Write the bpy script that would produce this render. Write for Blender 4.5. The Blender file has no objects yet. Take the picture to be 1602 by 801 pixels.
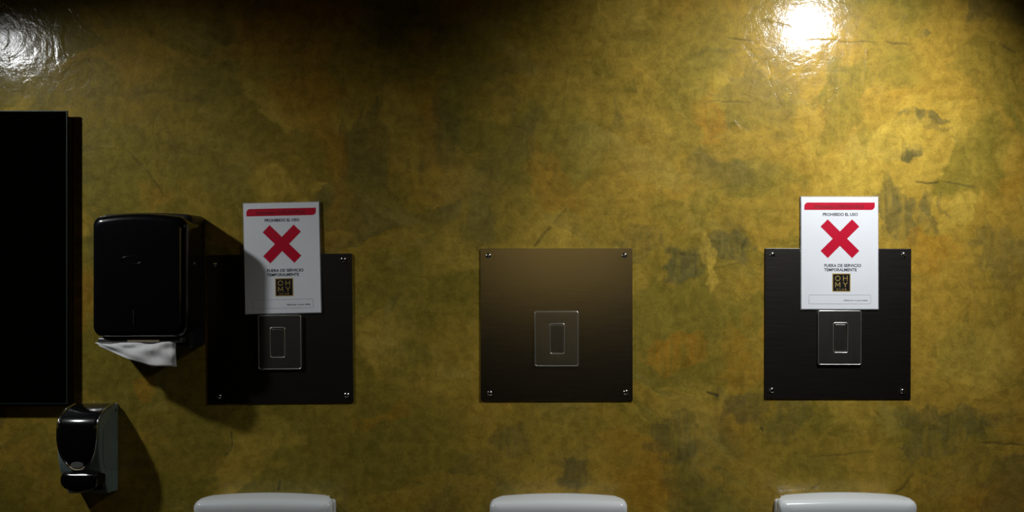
import bpy, bmesh, math, random
from mathutils import Vector, Matrix
C = bpy.context.scene
COL = C.collection
random.seed(4)
R = math.radians

# ------------------------------------------------------------------ camera, light, exposure
EYE = 1.62          # eye height
D = 2.40            # camera to feature wall (the wall is the plane y = 0, the room lies at y < 0)
S = 0.0018          # metres per photo pixel on the wall
PX, PY = 860, 420   # photo pixel straight ahead of the lens
CEIL = 2.60
cam_d = bpy.data.cameras.new('camera'); cam = bpy.data.objects.new('camera', cam_d); COL.objects.link(cam)
cam.location = (0, -D, EYE); cam.rotation_euler = (R(90), 0, 0)
cam_d.sensor_width = 36; cam_d.lens = (D / S) / 1602 * 36
cam_d.shift_x = (801 - PX) / 1602; cam_d.shift_y = (PY - 400.5) / 1602
cam_d.clip_start = 0.02
C.camera = cam

vs = C.view_settings
vs.view_transform = 'Standard'; vs.look = 'None'; vs.gamma = 1; vs.exposure = 0.0; vs.use_curve_mapping = False
w = bpy.data.worlds.new('world'); C.world = w; w.use_nodes = True
w.node_tree.nodes['Background'].inputs[0].default_value = (0.5, 0.55, 0.7, 1)
w.node_tree.nodes['Background'].inputs[1].default_value = 0.004

# ceiling spotlights: name, x, y, z of the lamp, watts, cone, blend, point aimed at, radius
LAMPS = [('left',      -2.060, -0.84, 2.470,  54, 79, 1.0, (-0.86, 0, 1.16), 0.045),
         ('right',      0.972, -0.84, 2.543, 86, 98, 1.0, (0.68, 0, 1.70), 0.050),
         ('rear_fill',        0.10, -2.20, 2.46,  60, 84, 1.0, (0.1, -3.25, 2.0), 0.045)]  # added out-of-view lamp, lights the rear wall for plate reflections and warm fill
for n, x, y, z, e, cone, bl, aim, rad in LAMPS:
    ld = bpy.data.lights.new('spot_lamp', 'SPOT'); lo = bpy.data.objects.new('spot_lamp', ld); COL.objects.link(lo)
    ld.energy = e; ld.spot_size = R(cone); ld.spot_blend = bl; ld.shadow_soft_size = rad
    ld.color = (0.97, 0.99, 1.0)
    lo.location = (x, y, z)
    lo.rotation_euler = (Vector(aim) - lo.location).to_track_quat('-Z', 'Y').to_euler()

# ------------------------------------------------------------------ helpers
def X(px, t=0.0): return (px - PX) * S * (D - t) / D
def Z(py, t=0.0): return EYE + (PY - py) * S * (D - t) / D

def link(name, me, m=None, parent=None, smooth=False):
    o = bpy.data.objects.new(name, me); COL.objects.link(o)
    if m: me.materials.append(m)
    if parent: o.parent = parent
    if smooth:
        for p in me.polygons: p.use_smooth = True
    return o
def obj(name, bm, m=None, parent=None, smooth=False, auto=None):
    bmesh.ops.recalc_face_normals(bm, faces=bm.faces[:])
    me = bpy.data.meshes.new(name); 
    if auto is not None:
        for f in bm.faces: f.smooth = True
        for e in bm.edges:
            if len(e.link_faces) == 2 and e.calc_face_angle(0) > R(auto): e.smooth = False
    bm.to_mesh(me); bm.free()
    o = link(name, me, m, parent, smooth)
    if auto is not None:
        wn = o.modifiers.new('normals', 'WEIGHTED_NORMAL'); wn.keep_sharp = True; wn.weight = 80
    return o
def tag(o, label=None, cat=None, group=None, kind=None):
    for k, v in (('label', label), ('category', cat), ('group', group), ('kind', kind)):
        if v: o[k] = v
    return o
def empty(name, loc, rot=(0, 0, 0), **kw):
    o = bpy.data.objects.new(name, None); COL.objects.link(o); o.location = loc; o.rotation_euler = rot
    o.empty_display_size = 0.05
    return tag(o, **kw)
def bx(bm, x0, x1, y0, y1, z0, z1, mat=None):
    vsx = [bm.verts.new((x, y, z)) for x in (x0, x1) for y in (y0, y1) for z in (z0, z1)]
    for f in ((0,1,3,2),(4,6,7,5),(0,4,5,1),(2,3,7,6),(0,2,6,4),(1,5,7,3)):
        bm.faces.new([vsx[i] for i in f])
    return bm
def box(*a): return bx(bmesh.new(), *a)
def bridge(bm, r0, r1):
    n = len(r0)
    for i in range(n): bm.faces.new((r0[i], r0[(i+1) % n], r1[(i+1) % n], r1[i]))
def rrect(w, h, r, n=6, cx=0, cz=0, arch=0.0, m=10):
    """rounded rectangle outline in (x, z); arch lifts the middle of the top edge"""
    pts = []
    rs = r if isinstance(r, (tuple, list)) else (r, r, r, r)      # tr, tl, bl, br
    for (sx, sz, a0, q) in ((1, 1, 0, rs[0]), (-1, 1, 90, rs[1]), (-1, -1, 180, rs[2]), (1, -1, 270, rs[3])):
        for k in range(n + 1):
            a = R(a0 + 90 * k / n)
            pts.append((sx * (w/2 - q) + q * math.cos(a), sz * (h/2 - q) + q * math.sin(a)))
        if a0 == 0:
            for k in range(1, m):
                pts.append(((w/2 - q) + (-(w/2 - rs[1]) - (w/2 - q)) * k / m, h/2))
    out = []
    for x, z in pts:
        if z > 0 and arch: z += arch * (1 - (x / (w/2)) ** 2) * min(1, z / (h/2))
        out.append((x + cx, z + cz))
    return out
def inset(pts, d):
    n = len(pts); out = []
    cx = sum(p[0] for p in pts) / n; cz = sum(p[1] for p in pts) / n
    x0 = min(p[0] for p in pts); x1 = max(p[0] for p in pts); z0 = min(p[1] for p in pts); z1 = max(p[1] for p in pts)
    mx, mz = (x0 + x1) / 2, (z0 + z1) / 2
    fx = 1 - 2 * d / (x1 - x0); fz = 1 - 2 * d / (z1 - z0)
    return [(mx + (x - mx) * fx, mz + (z - mz) * fz) for x, z in pts]
def pillow(bm, outline, y0, y1, r, n=5, dome=0.0, rings=0, back=True):
    """solid from y0 (wall side) to y1 (towards the room, smaller y) with its front edge rounded by r"""
    loops = [(outline, y0)]
    for k in range(n + 1):
        a = R(90 * k / n)
        loops.append((inset(outline, r * (1 - math.cos(a))) if r else outline, y1 + r * (1 - math.sin(a))))
        if not r: break
    last, yl = loops[-1]
    xs = [p[0] for p in last]; zs = [p[1] for p in last]
    mx, mz = (min(xs) + max(xs)) / 2, (min(zs) + max(zs)) / 2
    for k in range(1, rings + 1):
        f = 1 - k / (rings + 1)
        loops.append(([(mx + (x - mx) * f, mz + (z - mz) * f) for x, z in last], yl - dome * (1 - f * f)))
    prev = None
    for pts, y in loops:
        cur = [bm.verts.new((x, y, z)) for x, z in pts]
        if prev: bridge(bm, prev, cur)
        elif back: bm.faces.new(cur)
        prev = cur
    if rings:
        c = bm.verts.new((mx, yl - dome, mz))
        for i in range(len(prev)): bm.faces.new((prev[i], prev[(i+1) % len(prev)], c))
    else: bm.faces.new(prev)
    return bm
def tube(bm, pts, r, n=8, closed=False, r_end=None):
    pts = [Vector(p) for p in pts]; N = len(pts); prev = None; first = None; up = None
    for i, p in enumerate(pts):
        a = pts[(i - 1) % N] if (closed or i > 0) else p
        b = pts[(i + 1) % N] if (closed or i < N - 1) else p
        t = (b - a).normalized()
        if up is None: up = Vector((0, 1, 0)) if abs(t.y) < .9 else Vector((1, 0, 0))
        u = (up - t * up.dot(t)).normalized(); v = t.cross(u); up = u
        rr = r if r_end is None else r + (r_end - r) * i / (N - 1)
        ring = [bm.verts.new(p + (u * math.cos(2*math.pi*k/n) + v * math.sin(2*math.pi*k/n)) * rr) for k in range(n)]
        if prev: bridge(bm, prev, ring)
        else: first = ring
        prev = ring
    if closed: bridge(bm, prev, first)
    else: bm.faces.new(first); bm.faces.new(prev)
    return bm

# ------------------------------------------------------------------ materials
def mat(name, base=(.5, .5, .5), rough=.5, metal=0., coat=0., coat_r=.05, spec=.5, emit=None, es=0, trans=0., ior=1.5, noise=None, bump=None):
    m = bpy.data.materials.new(name); m.use_nodes = True; nt = m.node_tree; b = nt.nodes['Principled BSDF']
    b.inputs['Base Color'].default_value = (*base, 1); b.inputs['Roughness'].default_value = rough
    b.inputs['Metallic'].default_value = metal; b.inputs['Coat Weight'].default_value = coat
    b.inputs['Coat Roughness'].default_value = coat_r; b.inputs['Specular IOR Level'].default_value = spec
    b.inputs['Transmission Weight'].default_value = trans; b.inputs['IOR'].default_value = ior
    if emit: b.inputs['Emission Color'].default_value = (*emit, 1); b.inputs['Emission Strength'].default_value = es
    tc = nt.nodes.new('ShaderNodeTexCoord')
    if noise:      # (scale xyz, amount, roughness amount)
        mp = nt.nodes.new('ShaderNodeMapping'); nt.links.new(tc.outputs['Object'], mp.inputs[0]); mp.inputs['Scale'].default_value = noise[0]
        nz = nt.nodes.new('ShaderNodeTexNoise'); nz.inputs['Detail'].default_value = 4; nz.inputs['Scale'].default_value = 1
        nt.links.new(mp.outputs[0], nz.inputs['Vector'])
        mr = nt.nodes.new('ShaderNodeMapRange'); nt.links.new(nz.outputs[0], mr.inputs[0])
        mr.inputs[1].default_value = .25; mr.inputs[2].default_value = .75
        mr.inputs[3].default_value = 1 - noise[1]; mr.inputs[4].default_value = 1 + noise[1]
        mx = nt.nodes.new('ShaderNodeVectorMath'); mx.operation = 'SCALE'; mx.inputs[0].default_value = base
        nt.links.new(mr.outputs[0], mx.inputs['Scale']); nt.links.new(mx.outputs[0], b.inputs['Base Color'])
        r2 = nt.nodes.new('ShaderNodeMapRange'); nt.links.new(nz.outputs[0], r2.inputs[0])
        r2.inputs[3].default_value = max(0, rough - noise[2]); r2.inputs[4].default_value = rough + noise[2]
        nt.links.new(r2.outputs[0], b.inputs['Roughness'])
        if bump:
            bp = nt.nodes.new('ShaderNodeBump'); bp.inputs['Strength'].default_value = bump[0]; bp.inputs['Distance'].default_value = bump[1]
            nt.links.new(nz.outputs[0], bp.inputs['Height']); nt.links.new(bp.outputs[0], b.inputs['Normal'])
    return m

class NG:
    """small expression helper over shader nodes"""
    def __init__(s, nt): s.nt = nt
    def _in(s, sock, v):
        if isinstance(v, (int, float)): sock.default_value = v
        elif isinstance(v, (tuple, list)): sock.default_value = tuple(v) + ((1,) if len(sock.default_value) == 4 and len(v) == 3 else ())
        else: s.nt.links.new(v, sock)
    def m(s, op, a, b=0.0, c=0.0, clamp=False):
        n = s.nt.nodes.new('ShaderNodeMath'); n.operation = op; n.use_clamp = clamp
        s._in(n.inputs[0], a); s._in(n.inputs[1], b)
        if len(n.inputs) > 2: s._in(n.inputs[2], c)
        return n.outputs[0]
    def add(s, a, b): return s.m('ADD', a, b)
    def sub(s, a, b): return s.m('SUBTRACT', a, b)
    def mul(s, a, b): return s.m('MULTIPLY', a, b)
    def xyz(s, x, y, z=0.0):
        n = s.nt.nodes.new('ShaderNodeCombineXYZ')
        for i, v in enumerate((x, y, z)): s._in(n.inputs[i], v)
        return n.outputs[0]
    def noise(s, vec, scale, detail=3, rough=.5, dist=0.0):
        n = s.nt.nodes.new('ShaderNodeTexNoise'); s._in(n.inputs['Vector'], vec)
        n.inputs['Scale'].default_value = scale; n.inputs['Detail'].default_value = detail
        n.inputs['Roughness'].default_value = rough; n.inputs['Distortion'].default_value = dist
        return n.outputs[0]
    def ss(s, v, a, b, lo=0.0, hi=1.0):
        n = s.nt.nodes.new('ShaderNodeMapRange'); n.interpolation_type = 'SMOOTHSTEP'
        s._in(n.inputs[0], v); n.inputs[1].default_value = a; n.inputs[2].default_value = b
        n.inputs[3].default_value = lo; n.inputs[4].default_value = hi
        return n.outputs[0]
    def mix(s, f, a, b, mode='MIX'):
        n = s.nt.nodes.new('ShaderNodeMix'); n.data_type = 'RGBA'; n.blend_type = mode
        s._in(n.inputs[0], f); s._in(n.inputs[6], a); s._in(n.inputs[7], b)
        return n.outputs[2]

def plaster():
    m = bpy.data.materials.new('ochre_polished_plaster'); m.use_nodes = True; nt = m.node_tree; b = nt.nodes['Principled BSDF']
    g = NG(nt)
    tc = nt.nodes.new('ShaderNodeTexCoord'); sp = nt.nodes.new('ShaderNodeSeparateXYZ')
    nt.links.new(tc.outputs['Object'], sp.inputs[0])
    u, v = sp.outputs[0], sp.outputs[2]
    p0 = g.xyz(u, v)
    w1 = g.sub(g.noise(p0, 2.6, 3, .5), .5); w2 = g.sub(g.noise(g.xyz(g.add(u, 7.3), v, 2.0), 2.6, 3, .5), .5)
    f1 = g.sub(g.noise(p0, 14, 3, .6), .5); f2 = g.sub(g.noise(g.xyz(u, v, 5.0), 14, 3, .6), .5)
    wu = g.add(u, g.add(g.mul(w1, .40), g.mul(f1, .045))); wv = g.add(v, g.add(g.mul(w2, .40), g.mul(f2, .045)))
    # one jitter for hand-placed marks
    ju = g.add(u, g.mul(f1, .035)); jv = g.add(v, g.mul(f2, .035))
    OCHRE = (.34, .213, .028); GOLD = (.44, .298, .044); OLIVE = (.19, .147, .020); DEEP = (.092, .084, .030); RUST = (.37, .172, .014); PALE = (.34, .27, .062)
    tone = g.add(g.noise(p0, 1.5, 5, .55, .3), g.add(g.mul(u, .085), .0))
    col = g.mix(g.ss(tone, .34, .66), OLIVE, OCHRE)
    def patches(seed, scale, sx, sz, ang, th, soft, color, op, warp=True):
        a, c = (wu, wv) if warp else (ju, jv)
        ca, sa = math.cos(R(ang)), math.sin(R(ang))
        ru = g.add(g.mul(a, ca * sx), g.mul(c, sa * sx)); rv = g.add(g.mul(a, -sa * sz), g.mul(c, ca * sz))
        n = g.noise(g.xyz(ru, rv, seed), scale, 4, .52, .35)
        mask = g.ss(n, th, th + soft)
        fade = g.ss(g.noise(g.xyz(u, v, seed + 3.1), 2.4, 3, .6), .38, .62)
        return g.mul(mask, g.mul(fade, op)), color, n
    hs = []
    for a in ((1.0, 1.7, 1.0, 1.0, 0, .52, .035, GOLD, .80), (4.0, 2.2, 1.0, .6, 35, .54, .025, OLIVE, .85),
              (8.0, 2.9, 1.3, .6, -30, .56, .03, DEEP, .50), (12.0, 2.2, 1.0, 1.0, 0, .57, .09, RUST, .50),
              (17.0, 3.6, 1.5, .6, 60, .57, .03, PALE, .30), (21.0, 4.6, 1.0, 1.0, 0, .60, .02, OLIVE, .6),
              (27.0, 4.2, .5, 2.0, 3, .60, .08, DEEP, .30), (33.0, 3.0, .5, 1.4, -12, .55, .03, OCHRE, .7)):
        mk, c, n = patches(*a); col = g.mix(mk, col, c); hs.append((mk, n))
    # marks with a place of their own come as per-vertex masks of the wall mesh (see build_wall)
    for an, c in (('stain_deep', DEEP), ('stain_olive', OLIVE), ('stain_gold', GOLD), ('stain_rust', RUST), ('stain_pale', PALE), ('crack', (.05, .045, .02))):
        at_ = nt.nodes.new('ShaderNodeAttribute'); at_.attribute_name = an
        col = g.mix(at_.outputs['Fac'], col, c)
    # vertical and horizontal trowel drag, fine weave
    drag = g.noise(g.xyz(g.mul(wu, 30), g.mul(wv, 5), 3), 1, 4, .6)
    dragh = g.noise(g.xyz(g.mul(ju, 6), g.mul(jv, 34), 9), 1, 4, .6)
    fine = g.noise(p0, 160, 3, .65)
    fm = g.noise(p0, 38, 5, .65, .5)
    val = g.add(g.add(g.ss(drag, .3, .7, -.07, .07), g.ss(dragh, .3, .7, -.05, .05)), g.add(g.ss(fine, .3, .7, -.09, .09), g.ss(fm, .3, .7, -.18, .18)))
    col = g.mix(1.0, col, g.xyz(g.add(1, val), g.add(1, val), g.add(1, val)), 'MULTIPLY')
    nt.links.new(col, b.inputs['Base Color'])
    b.inputs['Roughness'].default_value = .42; b.inputs['Specular IOR Level'].default_value = .05
    b.inputs['Coat Weight'].default_value = .50; b.inputs['Coat Roughness'].default_value = .12; b.inputs['Coat IOR'].default_value = 1.5
    nt.links.new(g.ss(fm, .3, .7, .40, .54), b.inputs['Roughness'])
    # voronoi creases, only here and there
    vo = nt.nodes.new('ShaderNodeTexVoronoi'); vo.feature = 'DISTANCE_TO_EDGE'; vo.inputs['Scale'].default_value = 5.5
    nt.links.new(g.xyz(g.mul(wu, 1.3), g.mul(wv, .8)), vo.inputs['Vector'])
    crease = g.mul(g.ss(vo.outputs[0], 0, .03, 1, 0), g.ss(g.noise(g.xyz(u, v, 31), 3.1, 2), .52, .62))
    h = 0.0
    for mk, n in hs: h = g.add(h, g.mul(mk, .28))
    h = g.sub(h, g.mul(crease, .16))
    h = g.add(h, g.mul(g.noise(p0, 9, 5, .6, .8), 1.3)); h = g.add(h, g.mul(fm, .42)); h = g.add(h, g.mul(fine, .09)); h = g.add(h, g.mul(drag, .18))
    bp = nt.nodes.new('ShaderNodeBump'); bp.inputs['Strength'].default_value = .75; bp.inputs['Distance'].default_value = .0022
    nt.links.new(h, bp.inputs['Height']); nt.links.new(bp.outputs[0], b.inputs['Normal']); bc = nt.nodes.new('ShaderNodeBump'); bc.inputs['Strength'].default_value = .55; bc.inputs['Distance'].default_value = .0022
    nt.links.new(h, bc.inputs['Height']); nt.links.new(bc.outputs[0], b.inputs['Coat Normal'])
    return m

M = dict(
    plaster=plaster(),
    paint=mat('brown_wall_paint', (.030, .024, .015), .6, noise=((3, 3, 3), .2, .1)),
    paint2=mat('ochre_rear_paint', (.33, .22, .04), .6, noise=((3, 3, 3), .3, .1)),
    added_dark=mat('added_dark_laminate', (.018, .016, .02), .35, noise=((3, 3, 30), .2, .1)),
    ceiling=mat('ceiling_paint', (.035, .033, .03), .8, noise=((6, 6, 6), .1, .05)),
    floor=mat('floor_tile', (.06, .057, .055), .35, noise=((4, 4, 4), .25, .1)),
    mirror=mat('mirror_glass', (.62, .66, .66), .02, 1.0, noise=((3, 3, 3), .03, .01)),
    edge_glass=mat('mirror_edge_glass', (.03, .05, .045), .2, 0, spec=.8, noise=((9, 9, 9), .1, .03)),
    wood=mat('dark_red_wood', (.035, .014, .009), .45, noise=((8, 8, 60), .4, .1)),
    bead=mat('brass_bead', (.30, .22, .08), .4, .6, noise=((20, 20, 20), .1, .05)),
    black=mat('black_gloss_plastic', (.0035, .0035, .0045), .16, spec=.5, coat=.5, coat_r=.06, noise=((60, 60, 60), .1, .02)),
    black2=mat('black_satin_plastic', (.010, .010, .012), .38, noise=((60, 60, 60), .1, .05)),
    chrome=mat('chrome', (.72, .73, .75), .14, 1.0, noise=((30, 30, 30), .05, .04)),
    rim=mat('bright_metal_rim', (.80, .79, .74), .34, 1.0, noise=((30, 30, 30), .05, .04)),
    steel=mat('brushed_steel', (.46, .43, .38), .22, 1.0, noise=((8, 8, 700), .12, .06), bump=(.12, .0004)),
    panel=mat('satin_button_panel', (.45, .44, .41), .30, 1.0, noise=((300, 8, 8), .04, .03), bump=(.02, .0001)),
    steel_reflecting_dark=mat('steel_dark_reflection', (.080, .073, .066), .40, 1.0, noise=((8, 8, 700), .10, .05), bump=(.12, .0004)),  # same steel as the middle plate, dark reflection painted into its colour
    teal=mat('grey_green_plastic', (.20, .26, .24), .30, coat=.3, noise=((25, 25, 25), .15, .05)),
    lens=mat('smoked_window', (.14, .14, .13), .25, noise=((40, 40, 40), .1, .05)),
    cream=mat('cream_plastic', (.75, .62, .38), .4, noise=((40, 40, 40), .08, .05)),
    paper=mat('white_notice_paper', (.78, .80, .84), .45, coat=.35, coat_r=.12, noise=((14, 14, 14), .02, .05)),
    sleeve=mat('clear_laminate', (.9, .92, .95), .10, trans=.85, ior=1.45, noise=((30, 30, 30), .03, .03)),
    red=mat('red_print', (.50, .001, .024), .5, spec=.25, noise=((14, 14, 14), .04, .05)),
    dark_red=mat('dark_red_print', (.17, .004, .012), .45, noise=((14, 14, 14), .04, .05)),
    ink=mat('dark_blue_print', (.016, .02, .04), .45, noise=((14, 14, 14), .1, .05)),
    line=mat('thin_grey_print', (.22, .22, .24), .5, noise=((14, 14, 14), .1, .05)),
    logo_black=mat('black_print', (.008, .006, .006), .4, noise=((14, 14, 14), .1, .05)),
    gold=mat('gold_print', (.50, .36, .09), .45, noise=((14, 14, 14), .1, .05)),
    towel=mat('white_tissue', (.72, .72, .72), .85, noise=((70, 70, 70), .05, .05), bump=(.3, .0006)),
    ceramic=mat('white_ceramic', (.72, .75, .76), .2, coat=.15, coat_r=.05, spec=.4, noise=((5, 5, 5), .02, .03)),
    caulk=mat('cream_caulk', (.80, .76, .64), .55, noise=((60, 60, 60), .1, .05), bump=(.4, .001)),
    grey_lip=mat('grey_metal_lip', (.20, .20, .20), .35, .8, noise=((30, 30, 30), .1, .05)),
    tan=mat('tan_card', (.42, .36, .24), .6, noise=((30, 30, 30), .1, .05)),
    lamp_white=mat('lamp_trim', (.7, .7, .7), .4, noise=((30, 30, 30), .03, .05)),
    bulb=mat('lit_lamp_glass', (.9, .9, .9), .3, emit=(1, .97, .9), es=6, noise=((30, 30, 30), .03, .05)),
)

# ------------------------------------------------------------------ the plaster wall: one mesh, with its trowel ridges as relief
import numpy as np
# (photo px, photo py, half width, half height, tilt, colour, opacity, raggedness)
WALL_MARKS = [(1432, 243, 13, 20, -18, 'DEEP', .85, .5), (1446, 50, 9, 14, 22, 'DEEP', .55, .4), (1452, 180, 38, 7, 0, 'DEEP', .7, .5),
    (1452, 193, 46, 8, 0, 'DEEP', .45, .5), (1320, 138, 34, 46, -12, 'OLIVE', .75, .5), (1308, 190, 22, 60, -28, 'OLIVE', .6, .4),
    (1398, 215, 55, 28, 10, 'GOLD', .8, .4), (1110, 190, 26, 40, 10, 'RUST', .5, .4), (1092, 200, 50, 48, 0, 'OLIVE', .35, .5),
    (1400, 330, 26, 46, 12, 'DEEP', .65, .5), (1448, 330, 8, 46, 4, 'DEEP', .5, .5), (1474, 318, 6, 32, 0, 'DEEP', .45, .5),
    (1500, 330, 26, 22, 30, 'GOLD', .8, .4), (1450, 395, 44, 34, 0, 'RUST', .45, .5), (1068, 412, 28, 30, 30, 'DEEP', .75, .4),
    (1140, 385, 44, 26, -8, 'DEEP', .65, .4), (1104, 405, 10, 60, 4, 'GOLD', .8, .3), (1098, 322, 34, 24, 30, 'OLIVE', .6, .6),
    (1060, 545, 46, 30, 20, 'RUST', .6, .5), (1180, 500, 60, 40, 0, 'OLIVE', .5, .5), (970, 20, 40, 22, 0, 'GOLD', .6, .5),
    (640, 110, 40, 22, 20, 'OLIVE', .5, .5), (860, 285, 40, 60, 14, 'RUST', .35, .5), (1040, 680, 22, 16, 0, 'DEEP', .6, .4),
    (1060, 690, 40, 46, 0, 'DEEP', .5, .5), (900, 735, 34, 22, 32, 'DEEP', .6, .4), (1165, 640, 46, 26, 0, 'DEEP', .55, .5),
    (1480, 660, 70, 24, -6, 'DEEP', .55, .5), (1450, 700, 44, 34, 30, 'DEEP', .5, .5), (800, 690, 30, 24, 0, 'DEEP', .4, .5),
    (230, 610, 14, 26, 0, 'RUST', .5, .4), (600, 650, 50, 16, 20, 'RUST', .35, .5), (1550, 240, 34, 70, 0, 'OLIVE', .45, .5),
    (720, 310, 40, 50, 0, 'PALE', .2, .5), (290, 250, 34, 24, -20, 'OLIVE', .45, .5), (240, 300, 30, 20, 10, 'RUST', .3, .5),
    (1500, 545, 60, 40, 20, 'OLIVE', .45, .5), (1260, 395, 60, 22, -6, 'OLIVE', .6, .4), (1545, 100, 46, 60, 0, 'OLIVE', .5, .4), (1190, 290, 70, 16, 0, 'OLIVE', .5, .4),
    (1046, 330, 34, 26, 0, 'OLIVE', .5, .5), (1000, 380, 40, 30, 20, 'DEEP', .35, .4), (1240, 640, 26, 60, 0, 'DEEP', .4, .4), (640, 560, 50, 30, 20, 'OLIVE', .5, .5), (700, 230, 26, 40, 0, 'DEEP', .35, .5),
    (600, 300, 60, 24, 0, 'OLIVE', .4, .5), (1160, 560, 30, 60, 0, 'RUST', .35, .5), (1330, 640, 50, 26, 0, 'GOLD', .4, .4), (900, 660, 70, 16, 0, 'OLIVE', .5, .4), (1384, 440, 30, 90, 0, 'GOLD', .4, .5), (1560, 400, 40, 60, 20, 'DEEP', .4, .5)]
# (x1, y1, x2, y2, half width px, height, darkening)
WALL_RIDGES = [(892, 104, 882, 150, 1.6, 1.0, .1), (882, 150, 866, 232, 1.5, .6, .1), (1137, 61, 1178, 63, 1.1, -.8, .5), (1182, 30, 1240, 42, 1.0, -.6, .3),
    (1255, 64, 1380, 66, 1.0, -.6, .45), (1380, 66, 1426, 70, 1.2, -.8, .5), (1100, 159, 1176, 160, 1.0, -.5, .35),
    (887, 326, 862, 352, 1.7, -.9, .3), (862, 352, 834, 388, 2.2, -1.0, .5), (1112, 420, 1170, 406, 1.8, .9, .1), (1060, 398, 1100, 398, 1.6, -.8, .3),
    (1170, 372, 1158, 392, 1.7, -.8, .3), (1430, 285, 1470, 286, 1.3, -.9, .6), (1470, 286, 1530, 292, 1.1, -.7, .5), (1358, 70, 1352, 140, 2.0, .6, .1),
    (1180, 120, 1162, 230, 1.6, .6, .05), (1148, 188, 1160, 208, 2.2, .9, .1), (1340, 190, 1306, 240, 1.6, .5, .05), (200, 232, 226, 262, 1.5, -.7, .3),
    (226, 262, 262, 312, 1.5, -.7, .3), (152, 230, 198, 231, 1.6, .6, 0), (360, 672, 364, 702, 1.2, -.9, .6), (364, 702, 352, 712, 1.2, -.8, .5),
    (440, 750, 434, 770, 1.4, -.9, .7), (1268, 716, 1370, 706, 1.4, -.5, .3), (1410, 762, 1400, 770, 1.2, -.7, .6), (1532, 692, 1602, 696, 1.4, -.7, .55),
    (810, 160, 848, 140, 1.8, .6, .1), (660, 112, 720, 124, 2.0, .5, .2), (1104, 614, 1126, 619, 1.7, -1, .8), (1190, 668, 1194, 674, 1.6, -1, .8),
    (158, 98, 230, 128, 1.4, .5, 0), (1400, 60, 1424, 20, 1.6, .6, .1), (1396, 240, 1446, 232, 1.5, .3, 0), (1268, 768, 1284, 752, 1.4, -.6, .4),
    (1430, 740, 1408, 768, 1.4, -.6, .5), (1180, 700, 1100, 740, 1.3, .3, 0), (900, 770, 930, 736, 1.6, .4, .1), (1560, 66, 1590, 84, 1.2, -.6, .4)]
def vnoise(x, y, seed):
    rs = np.random.RandomState(seed); tab = rs.rand(256, 256)
    xi = np.floor(x).astype(int); yi = np.floor(y).astype(int); fx = x - xi; fy = y - yi
    fx = fx*fx*(3-2*fx); fy = fy*fy*(3-2*fy)
    g_ = lambda i, j: tab[i % 256, j % 256]
    return (g_(xi, yi)*(1-fx) + g_(xi+1, yi)*fx)*(1-fy) + (g_(xi, yi+1)*(1-fx) + g_(xi+1, yi+1)*fx)*fy - .5
def fnoise(x, y, sc, seed, oct=4):
    o = 0; a = 1
    for k in range(oct): o = o + a * vnoise(x*sc*2**k, y*sc*2**k, seed+k); a *= .55
    return o
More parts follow.
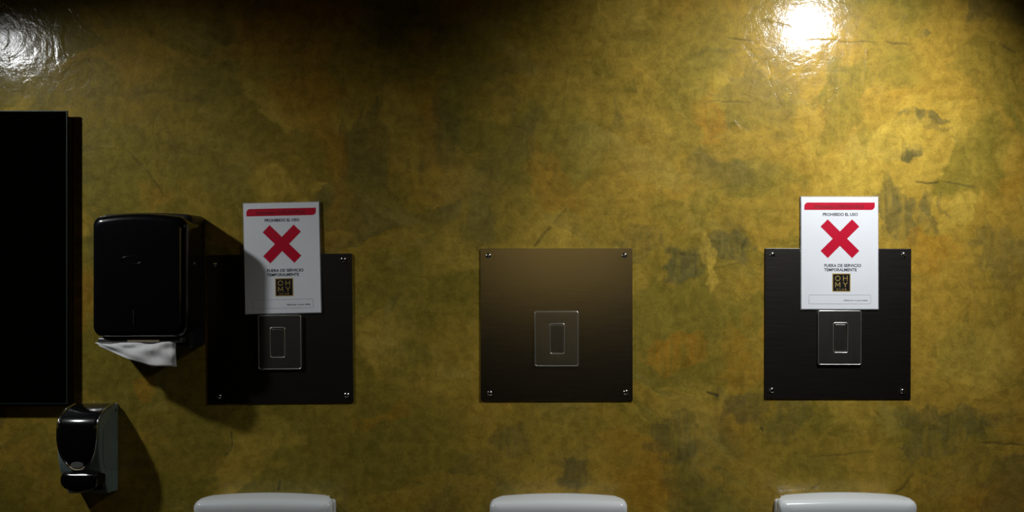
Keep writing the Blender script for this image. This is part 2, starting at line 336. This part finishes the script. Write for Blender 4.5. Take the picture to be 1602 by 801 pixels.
def build_wall():
    st = 1.45     # grid step in photo pixels
    xs = np.concatenate([np.linspace((XL)/S + PX, -30, 12)[:-1], np.arange(-30, 1632, st), np.linspace(1632, XR/S + PX, 12)])
    ys = np.concatenate([np.linspace(PY + (EYE - CEIL)/S, -30, 8)[:-1], np.arange(-30, 830, st), np.linspace(830, PY + EYE/S, 12)])
    Xp, Yp = np.meshgrid(xs, ys); nx, ny = len(xs), len(ys)
    masks = {k: np.zeros(Xp.shape) for k in ('DEEP', 'OLIVE', 'GOLD', 'RUST', 'PALE', 'CRACK')}
    j1 = fnoise(Xp, Yp, 1/40, 11, 5); j2 = fnoise(Xp, Yp, 1/40, 21, 5)
    b1 = fnoise(Xp, Yp, 1/26, 31, 5); streak = fnoise(Xp*3.0, Yp*.35, 1/16, 41, 4)
    for (px, py, rx, ry, an, c, op, rag) in WALL_MARKS:
        du = Xp + j1*22 - px; dv = Yp + j2*22 - py
        ca, sa = math.cos(R(an)), math.sin(R(an))
        a = (du*ca - dv*sa)/rx; b_ = (du*sa + dv*ca)/ry
        d = np.sqrt(a*a + b_*b_) + (b1*1.2 + streak*.28)*rag*1.15
        m_k = np.clip((1.10 - d)/.26, 0, 1); m_k = m_k*m_k*(3-2*m_k) * np.clip(.88 + streak*.9 + b1*.5, .25, 1)
        masks[c] = np.maximum(masks[c], m_k*op)
    H = np.zeros(Xp.shape)
    jx = Xp + fnoise(Xp, Yp, 1/22, 51, 4)*3.2; jy = Yp + fnoise(Xp, Yp, 1/22, 61, 4)*3.2
    for (x1, y1, x2, y2, hw_, h_, dk) in WALL_RIDGES:
        L2 = (x2-x1)**2 + (y2-y1)**2
        t = np.clip(((jx-x1)*(x2-x1) + (jy-y1)*(y2-y1))/L2, 0, 1)
        d = np.hypot(jx - x1 - t*(x2-x1), jy - y1 - t*(y2-y1))
        cut = np.clip((hw_*1.5 + .4 - d)/(hw_*1.2), 0, 1); cut = cut*cut*(3-2*cut)
        tp = np.clip(t*(1-t)/.12, 0, 1)
        H += cut*tp*h_*(.55 + b1); masks['CRACK'] = np.maximum(masks['CRACK'], cut*tp*dk)
    V = np.stack([(Xp-PX)*S, -H*.0010, EYE + (PY-Yp)*S], -1).reshape(-1, 3)
    idx = np.arange(nx*ny).reshape(ny, nx)
    F = np.stack([idx[:-1, :-1], idx[1:, :-1], idx[1:, 1:], idx[:-1, 1:]], -1).reshape(-1, 4)
    k = len(V)
    back = np.array([(x, y, z) for x in (XL, XR) for y in (.004, .12) for z in (0, CEIL)])
    FB = np.array([(0,1,3,2),(4,6,7,5),(0,4,5,1),(2,3,7,6),(0,2,6,4),(1,5,7,3)]) + k
    V = np.concatenate([V, back]); F = np.concatenate([F, FB])
    me = bpy.data.meshes.new('wall_front'); me.vertices.add(len(V)); me.vertices.foreach_set('co', V.ravel())
    me.loops.add(F.size); me.loops.foreach_set('vertex_index', F.ravel().astype(np.int32))
    me.polygons.add(len(F)); me.polygons.foreach_set('loop_start', np.arange(0, F.size, 4, dtype=np.int32))
    me.update(calc_edges=True)
    me.polygons.foreach_set('use_smooth', np.array([True]*(len(F)-6) + [False]*6))
    for c, arr in masks.items():
        at_ = me.attributes.new('crack' if c == 'CRACK' else 'stain_' + c.lower(), 'FLOAT', 'POINT')
        at_.data.foreach_set('value', np.concatenate([arr.ravel(), np.zeros(8)]).astype(np.float32))
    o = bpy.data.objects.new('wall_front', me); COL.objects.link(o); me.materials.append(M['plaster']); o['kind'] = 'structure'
    return o

# ------------------------------------------------------------------ room
XL, XR, YB = -2.95, 2.75, -3.25
def struct(name, bm, m, parent=None):
    o = obj(name, bm, m, parent)
    if not parent: o['kind'] = 'structure'
    return o
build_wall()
struct('wall_left', box(XL - .12, XL, YB - .12, .12, 0, CEIL), M['paint'])
struct('wall_right', box(XR, XR + .12, YB - .12, .12, 0, CEIL), M['paint'])
struct('wall_rear', box(XL, XR, YB - .12, YB, 0, CEIL), M['paint2'])
struct('floor', box(XL - .12, XR + .12, YB - .12, .12, -.08, 0), M['floor'])
struct('ceiling', box(XL - .12, XR + .12, YB - .12, .12, CEIL, CEIL + .08), M['ceiling'])
for i, (x0, x1) in enumerate(((-2.75, -1.80), (-1.72, -.85), (1.0, 1.78), (1.86, 2.65))):  # unseen dark doors, added so the side flush plates reflect dark
    d = struct('added_door_%d' % (i + 1), box(x0, x1, YB, YB + .05, 0, 2.35), M['added_dark'])
    hb = bmesh.new(); tube(hb, [(x1 - .09, YB + .05, 1.0), (x1 - .09, YB + .10, 1.0), (x1 - .20, YB + .10, 1.0)], .010)
    obj('added_door_handle', hb, M['chrome'], d)
struct('added_dado_1', box(-.85, 1.0, YB, YB + .04, 0, 1.42), M['added_dark'])  # unseen dark dado, added to darken the lower reflection in the middle plate
for n, x, y, z, e_, c_, b_, aim, rad in LAMPS:
    t = empty('ceiling_spotlight', (x, y, CEIL), label={'left': 'white ceiling spotlight nearest the mirror, aimed at the wall', 'right': 'white ceiling spotlight above the right-hand flush plate, aimed at the wall', 'rear_fill': 'added white ceiling spotlight, out of view, giving fill off the rear wall'}[n], cat='ceiling light', group='ceiling spotlights')
    q_ = (Vector(aim) - Vector((x, y, z))).to_track_quat('-Z', 'Y').to_matrix().to_4x4()
    P = Matrix.Translation((0, 0, z - CEIL)) @ q_ @ Matrix.Translation((0, 0, .012))
    b = bmesh.new(); prof_ = [(.030, .085), (.052, .080), (rad + .012, .0), (rad + .008, -.002), (rad + .004, .004), (.040, .055)]; prev = None; N = 40
    for r_, z_ in prof_:
        ring = [b.verts.new(P @ Vector((r_ * math.cos(2*math.pi*k/N), r_ * math.sin(2*math.pi*k/N), z_))) for k in range(N)]
        if prev: bridge(b, prev, ring)
        else: b.faces.new(ring)
        prev = ring
    obj('lamp_housing', b, M['lamp_white'], t, auto=50)
    b = bmesh.new(); bmesh.ops.create_cone(b, cap_ends=True, segments=40, radius1=.040, radius2=.040, depth=.004, matrix=P @ Matrix.Translation((0, 0, .056)))
    obj('lamp_glass', b, M['bulb'], t)
    b = bmesh.new(); bmesh.ops.create_cone(b, cap_ends=True, segments=30, radius1=.035, radius2=.035, depth=.012, matrix=Matrix.Translation((0, 0, -.006)))
    top_ = P @ Vector((0, 0, .083)); tube(b, [(0, 0, -.010), (top_.x * .5, top_.y * .5, top_.z * .5), tuple(top_)], .008, 10)
    obj('ceiling_mount', b, M['lamp_white'], t, auto=50)

# ------------------------------------------------------------------ urinals
def make_urinal(cpx, top_row, label, drop=0):
    cx = X(cpx); z0 = Z(top_row)
    u = empty('urinal', (cx, 0, 0), label=label, cat='urinal', group='white wall urinals')
    b = bmesh.new(); zb = .50
    # sections from the wall into the room: (depth, half width px, rows the top sits below the arch, arch px, corner radius px)
    secs = [(.004,88,4.5,4,3),(.02,89,2,4.5,5),(.034,90,-1.5,4.5,6),(.042,91,-4,4.3,6),(.05,92,-4.7,4,6),(.064,98,-4.6,3.6,6),(.076,103,-4.0,3.4,7),(.095,103.5,-3.6,2.8,8),
            (.104,103,-2.2,2.4,8.5),(.110,101.5,.5,2,9.5),(.114,99,4,1.6,10),(.1165,95,9,1.2,11),(.117,90,15,1,12)]
    prev = None
    for (t, hw, dr, ar, cr) in secs:
        top = z0 - dr * S; h = top - zb
        pts = rrect(2 * hw * S, h, (cr*S, cr*S, .03, .03), 6, 0, (top + zb) / 2, ar * S, 14)
        cur = [b.verts.new((x, -t * (1 - .62 * min(1, max(0, z0 - z) / (z0 - zb))), z)) for x, z in pts]
        if prev: bridge(b, prev, cur)
        else: b.faces.new(cur)
        prev = cur
    b.faces.new(prev)
    obj('body', b, M['ceramic'], u, auto=60)
    b = bmesh.new(); pillow(b, rrect(191.5 * S, z0 - 8 * S - .46, 4 * S, 5, 0, (z0 - 8 * S + .46) / 2), -.001, -.018, .004)
    obj('wall_flange', b, M['ceramic'], u, auto=60)
    # bowl: a cup open at the top, wrapped round the lower half of the body
    b = bmesh.new(); N = 28
    def ring(hw, dp, z, back=.02):
        return [b.verts.new((hw * math.cos(math.pi * k / N), -back - (dp - back) * math.sin(math.pi * k / N) ** .8, z)) for k in range(N + 1)]
    levels = [(.10, .16, .36), (.15, .24, .39), (.178, .30, .46), (.185, .335, .56), (.187, .345, .63), (.184, .345, .645), (.172, .332, .645), (.168, .325, .62), (.160, .305, .54), (.13, .25, .46), (.07, .19, .43)]
    prev = None; rings = []
    for hw, dp, z in levels:
        cur = ring(hw, dp, z); rings.append(cur)
        if prev: bridge(b, prev, cur)
        prev = cur
    b.faces.new(rings[0]); b.faces.new(rings[-1])
    obj('bowl', b, M['ceramic'], u, auto=50)
    b = bmesh.new(); bmesh.ops.create_cone(b, cap_ends=True, segments=24, radius1=.028, radius2=.024, depth=.006, matrix=Matrix.Translation((0, -.165, .4345)))
    obj('drain_grate', b, M['chrome'], u, auto=40)
    # bead of sealant where the back meets the wall
    b = bmesh.new(); pts = []
    for k in range(25):
        f = -1 + 2 * k / 24
        pts.append((f * 86 * S, -.003, z0 - 4.0 * S + 4.5 * S * (1 - f * f) + random.uniform(-.3, .3) * S))
    tube(b, pts, .0022, 6)
    obj('sealant_bead', b, M['caulk'], u, smooth=True)
    return u
make_urinal(430, 772.5, 'white ceramic urinal under the left flush plate, nearest the towel dispenser')
make_urinal(873, 773.5, 'white ceramic urinal in the middle, below the flush plate without a notice')
make_urinal(1307, 772, 'white ceramic urinal on the right, farthest from the mirror')

# ------------------------------------------------------------------ flush plates
def make_flush(x0, x1, y0, y1, rot, tilt, panel, button, screws, pm, label):
    t_ = .006
    cx, cz = X((x0 + x1) / 2, t_), Z((y0 + y1) / 2, t_); w_, h_ = (x1 - x0) * S, (y1 - y0) * S
    f = empty('flush_plate', (cx, .0050, cz), (0, R(rot), 0), label=label, cat='flush plate', group='square metal flush plates')
    tl, tz = tilt
    pr = Matrix.Rotation(R(tl), 4, 'X') @ Matrix.Rotation(R(tz), 4, 'Z')
    b = bmesh.new(); pillow(b, rrect(w_, h_, .0015, 3), -.006, -.0092, .0008, 2)
    bmesh.ops.transform(b, matrix=pr, verts=b.verts); b.normal_update()
    obj('plate', b, pm, f)
    for (sx, sy) in screws:
        lx, lz = X(sx, t_) - cx, Z(sy, t_) - cz
        b = bmesh.new(); N = 20
        prof = [(.0075, -.0070), (.0075, -.0102), (.0064, -.0120), (.0042, -.0131), (.0022, -.0134)]; prev = None
        for r_, y_ in prof:
            rg = [b.verts.new((lx + r_ * math.cos(2*math.pi*k/N), y_, lz + r_ * math.sin(2*math.pi*k/N))) for k in range(N)]
            if prev: bridge(b, prev, rg)
            prev = rg
        rg = [b.verts.new((lx + .0018 * math.cos(2*math.pi*k/N), -.0112, lz + .0018 * math.sin(2*math.pi*k/N))) for k in range(N)]
        bridge(b, prev, rg); b.faces.new(rg)
        obj('screw', b, M['chrome'], f, auto=50)
    ax, bx_, ay, by = panel; tp = .014
    lx, lz = (X((ax + bx_) / 2, tp) - cx), (Z((ay + by) / 2, tp) - cz); pw, ph = (bx_ - ax) * S * .995, (by - ay) * S * .995
    ux, vx, uy, vy = button
    bxx, bzz = X((ux + vx) / 2, tp) - cx, Z((uy + vy) / 2, tp) - cz; bw, bh = (vx - ux) * S, (vy - uy) * S
    # panel with a rounded opening for the button
    b = bmesh.new(); o_out = rrect(pw, ph, .0055, 6, lx, lz, 0, 2); o_in = rrect(bw, bh, .004, 6, bxx, bzz, 0, 2)
    prev = None
    seq = [(o_out, -.0066), (o_out, -.0130)] + [(inset(o_out, .0030 * (1 - math.cos(R(a)))), -.0130 - .0030 * math.sin(R(a))) for a in (18, 36, 54, 72, 90)]
    seq += [(inset(o_in, -.0016), -.0160), (o_in, -.0152), (o_in, -.0105)]
    for pts, y in seq:
        cur = [b.verts.new((x, y, z)) for x, z in pts]
        if prev: bridge(b, prev, cur)
        prev = cur
    b.faces.new(prev)
    p_ = obj('button_panel', b, M['panel'], f, auto=28)
    b = bmesh.new(); ro = rrect(pw - .0022, ph - .0022, .0050, 6, lx, lz, 0, 2)
    tube(b, [(x, -.0150, z) for x, z in ro], .0016, 8, closed=True)
    obj('panel_edge_highlight', b, M['rim'], p_, smooth=True)  # added bright tube, stands in for lamplight caught on the panel's bevelled edge
    b = bmesh.new(); ri = rrect(bw + .001, bh + .001, .0045, 6, bxx, bzz, 0, 2)
    tube(b, [(x, -.0160, z) for x, z in ri], .0014, 8, closed=True)
    obj('button_rim', b, M['rim'], p_, smooth=True)
    b = bmesh.new(); pillow(b, rrect(bw * .80, bh * .91, .0022, 4, bxx, bzz), -.0106, -.0162, .0012, 3)
    bmesh.ops.rotate(b, cent=(bxx, -.0135, bzz), matrix=Matrix.Rotation(R(1.5), 3, 'X'), verts=b.verts)
    obj('push_button', b, M['panel'], p_, auto=40)
    return f
make_flush(324.5, 551, 398, 631, -.6, (.12, -.08), (403, 470.5, 493, 578), (422.5, 444.5, 513, 559), ((336, 412), (538, 407), (341, 619), (541, 619)), M['steel_reflecting_dark'],
           'dark square flush plate beside the black towel dispenser, partly in its shadow')
make_flush(752, 989.5, 389, 627, -.1, (.0, .0), (836.5, 905, 487, 573), (861, 882.5, 507, 553), ((764, 400), (977, 400), (766, 615), (979, 614)), M['steel'],
           'brushed metal flush plate in the middle with no notice on it')
make_flush(1197, 1425.5, 389, 624, .2, (.1, .1), (1280.5, 1348.5, 486, 571), (1305, 1326.5, 505.5, 551.5), ((1208, 399), (1414, 398), (1208, 611), (1413, 612)), M['steel_reflecting_dark'],
           'dark square flush plate on the right, farthest from the dispensers, behind a notice')

# ------------------------------------------------------------------ notices
def text_mesh(s, bold=.0):
    cu = bpy.data.curves.new('txt', 'FONT'); cu.body = s; cu.size = 1; cu.offset = bold; cu.resolution_u = 4
    o = bpy.data.objects.new('txt', cu); COL.objects.link(o)
    dg = bpy.context.evaluated_depsgraph_get(); me = bpy.data.meshes.new_from_object(o.evaluated_get(dg))
    bpy.data.objects.remove(o); bpy.data.curves.remove(cu)
    return me
def make_notice(cx, cz, t, rot, lean, sc, label):
    n = empty('notice', (cx, -t, cz), (R(lean), R(rot), 0), label=label, cat='notice', group='laminated out of service notices')
    k = S * .995 * sc
    lx = lambda px: (px - 1313.5) * k
    lz = lambda py: (395.5 - py) * k
    b = bmesh.new(); pillow(b, rrect(123.0 * k, 178.5 * k, .002, 4), .0012, 0, .0002, 1); obj('laminate_sleeve', b, M['sleeve'], n)
    b = bmesh.new(); pillow(b, rrect(120.2 * k, 175.6 * k, .0006, 3), -.0002, -.0009, 0); pa = obj('paper', b, M['paper'], n)
    def flat(name, pts_list, m, y, parent):
        b = bmesh.new()
        for pts in pts_list: b.faces.new([b.verts.new((x, y, z)) for x, z in pts])
        for f in b.faces:
            f.normal_update()
            if f.normal.y > 0: f.normal_flip()
        me = bpy.data.meshes.new(name); b.to_mesh(me); b.free()
        return link(name, me, m, parent)
    def txt(name, s, x0, x1, y0, y1, m, y, parent, bold=.02, capref=True):
        me = text_mesh(s, bold); xs = [v.co.x for v in me.vertices]
        a, bb = min(xs), max(xs)
        cap = .73; sx = (lx(x1) - lx(x0)) / (bb - a); sz = (lz(y0) - lz(y1)) / cap
        for v in me.vertices: v.co = Vector((lx(x0) + (v.co.x - a) * sx, y, lz(y1) + v.co.y * sz))
        return link(name, me, m, parent)
    Y1, Y2, Y3 = -.0012, -.0015, -.0018
    bw, bh = 110.5 * k, 11.6 * k
    ban = flat('banner', [rrect(bw, bh, (.0002, 6*k, .0002, 6*k), 6, lx(1313.3), lz(322.3))], M['red'], Y1, pa)
    txt('banner_lettering', 'Información CORONAVIRUS', 1274, 1351, 319.8, 325.3, M['dark_red'], Y2, ban, .015)
    txt('top_lettering', 'PROHIBIDO EL USO', 1287, 1342, 332.6, 337.3, M['ink'], Y1, pa, .022)
    c45 = math.cos(R(45)); L, Wd = 70 * k / 2, 16 * k / 2; cx_, cz_ = lx(1313.8), lz(373.2)
    def rot45(p, s): return (cx_ + (p[0] - s * p[1]) * c45, cz_ + (s * p[0] + p[1]) * c45)
    q = Wd
    cross = [(-L, -q), (-q, -q), (-q, -L), (q, -L), (q, -q), (L, -q), (L, q), (q, q), (q, L), (-q, L), (-q, q), (-L, q)]
    flat('red_cross', [[rot45(p, 1) for p in cross]], M['red'], Y1, pa)
    lt = txt('lower_lettering', 'FUERA DE SERVICIO', 1289.3, 1347, 412.8, 417.5, M['ink'], Y1, pa, .022)
    txt('lower_lettering', 'TEMPORALMENTE', 1289, 1340, 419.5, 424.2, M['ink'], Y1, pa, .022)
    lg = flat('logo_border', [rrect(28.6 * k, 28.6 * k, .0002, 2, lx(1316), lz(442))], M['gold'], Y1, pa)
    flat('logo_square', [rrect(26.2 * k, 26.2 * k, .0002, 2, lx(1316), lz(442))], M['logo_black'], Y2, lg)
    st = []
    def bar(x1, y1, x2, y2, wd=.85):
        a = Vector((lx(x1), lz(y1))); c = Vector((lx(x2), lz(y2))); d = (c - a).normalized(); nn = Vector((-d.y, d.x)) * wd * k / 2
        st.append([tuple(a + nn), tuple(c + nn), tuple(c - nn), tuple(a - nn)])
    for i in range(24):
        a0, a1 = 2*math.pi*i/24, 2*math.pi*(i+1)/24
        st.append([(lx(1310.2 + r_ * math.cos(a)), lz(435.4 + r_ * math.sin(a))) for r_, a in ((4.1, a0), (4.1, a1), (3.25, a1), (3.25, a0))])
    bar(1319, 431.4, 1319, 439.4); bar(1325, 431.4, 1325, 439.4); bar(1319, 435.4, 1325, 435.4)
    bar(1306.8, 449.2, 1306.8, 441.4); bar(1313.6, 449.2, 1313.6, 441.4); bar(1306.8, 441.8, 1310.2, 447); bar(1313.6, 441.8, 1310.2, 447)
    bar(1318.6, 441.4, 1322, 445.6); bar(1325.4, 441.4, 1322, 445.6); bar(1322, 445.4, 1322, 449.2)
    flat('logo_lettering', st, M['gold'], Y3, lg)
    txt('logo_word', 'C L U B', 1308.5, 1323.5, 451.2, 453.9, M['gold'], Y3, lg, .0)
    o_ = rrect(97 * k, 14 * k, 1.6 * k, 4, lx(1313.5), lz(468.4)); i_ = inset(o_, .26 * k)
    fr = flat('footer_box', [[o_[i], o_[(i+1) % len(o_)], i_[(i+1) % len(o_)], i_[i]] for i in range(len(o_))], M['line'], Y1, pa)
    txt('footer_lettering', 'Hazlo por ti y por todos.', 1320, 1357.5, 468.2, 471.0, M['ink'], Y1, fr, .0)
    return n
make_notice(X(441.5, .006), Z(403.5, .02), .0062, -1.25, -.4, .985, 'white laminated notice with a red cross beside the towel dispenser, slightly crooked and shaded')
make_notice(X(1313.5, .006), Z(395.5, .02), .0062, .05, -.4, 1.0, 'white laminated notice with a red cross on the right-hand flush plate, brightly lit and straight')

# ------------------------------------------------------------------ mirror
mt = .030
mx1, mx0 = X(105, mt), X(-330, mt); mz1, mz0 = Z(173, mt), Z(632, mt)
m_ = empty('wall_mirror', ((mx0 + mx1) / 2, 0, (mz0 + mz1) / 2), label='frameless dark mirror on a reddish wooden backing at the left edge', cat='mirror')
ox, oz = (mx0 + mx1) / 2, (mz0 + mz1) / 2
b = bmesh.new(); pillow(b, rrect(mx1 - mx0, mz1 - mz0, .001, 2), -.024, -.030, .0008, 2); obj('glass_edge', b, M['edge_glass'], m_)
b = box(-(mx1 - mx0)/2 + .0025, (mx1 - mx0)/2 - .0025, -.0304, -.0290, -(mz1 - mz0)/2 + .0025, (mz1 - mz0)/2 - .0025); obj('mirror_face', b, M['mirror'], m_)
b = box(mx0 - ox + .01, X(115.5) - ox, -.0238, -.001, Z(633) - oz, Z(185) - oz); obj('backing_board', b, M['wood'], m_)
b = bmesh.new(); bx(b, X(116) - ox, X(117.3) - ox, -.004, -.0005, Z(634.8) - oz, Z(185) - oz); bx(b, mx0 - ox + .01, X(116) - ox, -.004, -.0005, Z(635.2) - oz, Z(633.8) - oz)
obj('edge_bead', b, M['bead'], m_)

# ------------------------------------------------------------------ towel dispenser
tt = .135; kf = D / (D - tt)
tx0, tx1 = X(141, tt), X(290, tt); tz1, tz0 = Z(340, tt), Z(529, tt)
cx, cz = (tx0 + tx1) / 2, (tz0 + tz1) / 2
td = empty('towel_dispenser', (cx, 0, cz), label='glossy black paper towel dispenser on the wall beside the mirror', cat='dispenser')
b = bmesh.new(); W_, H_ = tx1 - tx0, tz1 - tz0
pillow(b, rrect(W_, H_, (.026, .020, .030, .030), 8, 0, 0, .013, 16), -.030, -tt, .022, 7, .005, 6)
obj('front_cover', b, M['black'], td, auto=40)
b = bmesh.new(); pillow(b, rrect(W_ - .004, Z(339) - Z(541), (.016, .014, .010, .010), 6, .0, (Z(339) + Z(541)) / 2 - cz, .006, 12), -.001, -.090, .012, 4)
obj('housing', b, M['black2'], td, auto=40)
b = bmesh.new(); tube(b, [(X(207, tt) - cx + 16.5 * S * .94 * math.cos(a) , -tt - .0046, Z(407, tt) - cz + 6.0 * S * math.sin(a)) for a in [2*math.pi*k/36 for k in range(36)]], .0011, 6, closed=True)
obj('oval_emblem', b, M['black'], td, smooth=True)
b = bmesh.new(); pillow(b, rrect(.0035, .040, .0016, 4, X(210, tt) - cx, Z(497, tt) - cz), -tt + .002, -tt - .0045, .001, 2)
obj('level_window', b, M['black2'], td)
b = bmesh.new(); pillow(b, rrect(.225, .013, .004, 4, -.004, Z(532, .11) - cz), -.06, -.118, .004, 3)
obj('outlet_lip', b, M['grey_lip'], td, auto=40)
b = bmesh.new(); pillow(b, rrect(.088, .008, .0035, 4, X(224, .12) - cx, Z(532.5, .12) - cz), -.10, -.1195, .002, 2)
obj('outlet_guide', b, M['tan'], td, auto=40)

# hanging sheet: two folded leaves of crumpled tissue
def sheet(bm, rows, amp, seed):
    """rows: list of polylines from top to bottom, each [(px, py, t), ...] with the same count"""
    rnd = random.Random(seed); N = 14; Mm = 14; grid = []
    ph = [rnd.uniform(0, 6) for _ in range(6)]
    for j in range(Mm + 1):
        f = j / Mm * (len(rows) - 1); i0 = min(int(f), len(rows) - 2); g_ = f - i0; line = []
        for i in range(N + 1):
            h = i / N * (len(rows[0]) - 1); k0 = min(int(h), len(rows[0]) - 2); q = h - k0
            A = Vector(rows[i0][k0]).lerp(Vector(rows[i0][k0+1]), q); B = Vector(rows[i0+1][k0]).lerp(Vector(rows[i0+1][k0+1]), q)
            P = A.lerp(B, g_)
            crease = .006 * abs(((i / N + j / Mm * .6) * 2.2) % 1 - .5)
            t = P.z + crease + amp * (math.sin(i * 1.1 + ph[0] + j * .5) * .5 + math.sin(j * .9 + ph[1] - i * .7) * .5)
            line.append(bm.verts.new((X(P.x, t), -t, Z(P.y, t))))
        grid.append(line)
    for j in range(Mm):
        for i in range(N): bm.faces.new((grid[j][i], grid[j][i+1], grid[j+1][i+1], grid[j+1][i]))
b = bmesh.new()
sheet(b, [[(156, 535.5, .112), (200, 536, .114), (245, 536, .114), (275, 534, .112)],
          [(149, 536, .110), (190, 546, .120), (232, 550, .126), (275, 552, .116)],
          [(158, 543, .108), (198, 561, .118), (238, 573, .128), (276.5, 573.5, .118)]], .0035, 3)
sheet(b, [[(170, 536, .100), (205, 536.5, .100), (240, 536.5, .100), (274, 535, .100)],
          [(176, 546, .098), (206, 552, .096), (240, 555, .098), (270, 552, .100)],
          [(200, 560, .098), (218, 567, .096), (240, 576, .104), (262, 569, .100)]], .003, 8)
o = obj('paper_towel', b, M['towel'], None, smooth=True)
md = o.modifiers.new('solid', 'SOLIDIFY'); md.thickness = .0009
tag(o, 'crumpled white paper towel hanging from the black towel dispenser', 'paper towel')

# ------------------------------------------------------------------ soap dispenser
sx0, sx1 = X(122.5), X(185); sc_x = (sx0 + sx1) / 2; hw = (sx1 - sx0) / 2
s_ = empty('soap_dispenser', (sc_x, 0, Z(700)), label='black and chrome push soap dispenser below the mirror corner', cat='dispenser'); oz = Z(700)
zr = lambda row: EYE + (PY - row) * S - oz        # rows on the wall plane
def prof(n=14):
    """side profile: depth and height, from the top at the wall, over the crown, down the front"""
    P = [(.012, zr(630))]
    for k in range(1, n + 1):
        a = R(90 * k / n); P.append((.012 + .094 * math.sin(a), zr(630) - (1 - math.cos(a)) * 30 * S))
    P += [(.108, zr(675)), (.107, zr(690)), (.104, zr(705)), (.099, zr(718)), (.093, zr(728))]
    return P
PR = prof()
b = bmesh.new()
poly = [(.0, zr(630.5))] + [(t - .004, z - .001) for t, z in PR] + [(.070, zr(733)), (.066, zr(748)), (.052, zr(764)), (.0, zr(767))]
prev = None
for xx, ins in ((-hw, .004), (-hw + .0015, .0012), (-hw + .004, 0), (hw - .004, 0), (hw - .0015, .0012), (hw, .004)):
    tc_, zc = .05, zr(700)
    cur = [b.verts.new((xx, -max(.001, t + (tc_ - t) * ins * 12), z + (zc - z) * ins * 8)) for t, z in poly]
    if prev: bridge(b, prev, cur)
    else: b.faces.new(cur)
    prev = cur
b.faces.new(prev)
obj('body', b, M['teal'], s_, auto=35)
# recessed side panel on each side, and the wall bracket below
for sg in (-1, 1):
    b = bmesh.new(); xo = sg * hw; pts = [(.010, zr(650)), (.060, zr(650)), (.078, zr(662)), (.082, zr(700)), (.074, zr(722)), (.010, zr(735))]
    cur = [b.verts.new((xo - sg * .0005, -t, z)) for t, z in pts]; c2 = [b.verts.new((xo + sg * .0012, -t - (.045 - t) * -.06, z * .97)) for t, z in pts]
    bridge(b, cur, c2); b.faces.new(c2); b.faces.new(cur)
    obj('side_panel', b, M['teal'], s_)
    b = bmesh.new(); bmesh.ops.create_cone(b, cap_ends=True, segments=20, radius1=.0045, radius2=.0045, depth=.002, matrix=Matrix.Translation((xo + sg * .0006, -.016, zr(640))) @ Matrix.Rotation(R(90), 4, 'Y'))
    obj('hinge_pin', b, M['chrome'], s_, auto=40)
# front shield on the profile
import bisect
cum = [0]
for a, c in zip(PR, PR[1:]): cum.append(cum[-1] + math.hypot(c[0]-a[0], c[1]-a[1]))
def at(s):
    i = min(max(bisect.bisect(cum, s) - 1, 0), len(PR) - 2); f = (s - cum[i]) / (cum[i+1] - cum[i])
    a, c = PR[i], PR[i+1]; return a[0] + (c[0]-a[0]) * f, a[1] + (c[1]-a[1]) * f
SL = cum[-1] * .955
def halfw(s):
    t, z = at(s); zt, zb_ = zr(655), at(SL)[1]
    base = hw - .0035
    if z > zt: return base
    q = (zt - z) / (zt - zb_); return base * math.sqrt(max(0, 1 - q ** 2.6))
b = bmesh.new(); NV, NU = 34, 12; prev = None; left, right = [], []
for j in range(NV + 1):
    f = j / NV; s = SL * (1 - (1 - f) ** 1.7) if f > .0 else 0
    t, z = at(s); h_ = max(halfw(s), .0004); row = []
    for i in range(NU + 1):
        q = -1 + 2 * i / NU; row.append(b.verts.new((h_ * q, -(t + .0022 + .004 * (1 - q * q) * min(1, j / 8)), z + (.001 if j < 14 else 0))))
    left.append(row[0].co.copy()); right.append(row[-1].co.copy())
    if prev:
        for i in range(NU): b.faces.new((prev[i], prev[i+1], row[i+1], row[i]))
    prev = row
sh = obj('front_shield', b, M['black'], s_, smooth=True)
md = sh.modifiers.new('solid', 'SOLIDIFY'); md.thickness = .003; md.offset = -1
b = bmesh.new(); tube(b, left + right[::-1][1:], .0027, 8)
obj('chrome_rim', b, M['chrome'], s_, smooth=True)
# lower window and cream arc of the refill
tw, zw = at(SL * .93)
b = bmesh.new(); N = 20; rg = [b.verts.new((.017 * math.cos(2*math.pi*k/N), -(tw + .0085) , zr(713.5) + .0085 * math.sin(2*math.pi*k/N))) for k in range(N)]
r2 = [b.verts.new((.017 * math.cos(2*math.pi*k/N), -(tw - .004), zr(713.5) + .0085 * math.sin(2*math.pi*k/N))) for k in range(N)]
b.faces.new(rg); bridge(b, rg, r2); obj('level_window', b, M['lens'], s_)
b = bmesh.new(); tube(b, [(.022 * math.sin(a), -(tw + .006), zr(712) - .0165 * math.cos(a)) for a in [R(-62 + 124 * k / 16) for k in range(17)]], .0016, 6)
obj('cream_arc', b, M['cream'], s_, smooth=True)
# push lever
lt_ = .118; ol = [(91.5, 752), (93, 744.5), (97, 740.5), (106, 740.5), (120, 741), (135, 741), (147, 741.5), (149.5, 744), (150.5, 753), (150, 762), (143, 767), (132, 770.5), (120, 772), (108, 770), (98, 765), (93, 759)]
b = bmesh.new(); pillow(b, [(X(x, lt_) - sc_x, Z(y, lt_) - oz) for x, y in ol][::-1], -.070, -lt_, .011, 6, .003, 3)
obj('push_lever', b, M['black'], s_, auto=50)
b = bmesh.new(); pillow(b, rrect(2 * hw - .010, 30 * S, .004, 4, .001, zr(742)), -.030, -.072, .006, 3)
obj('pump_block', b, M['black2'], s_, auto=50)
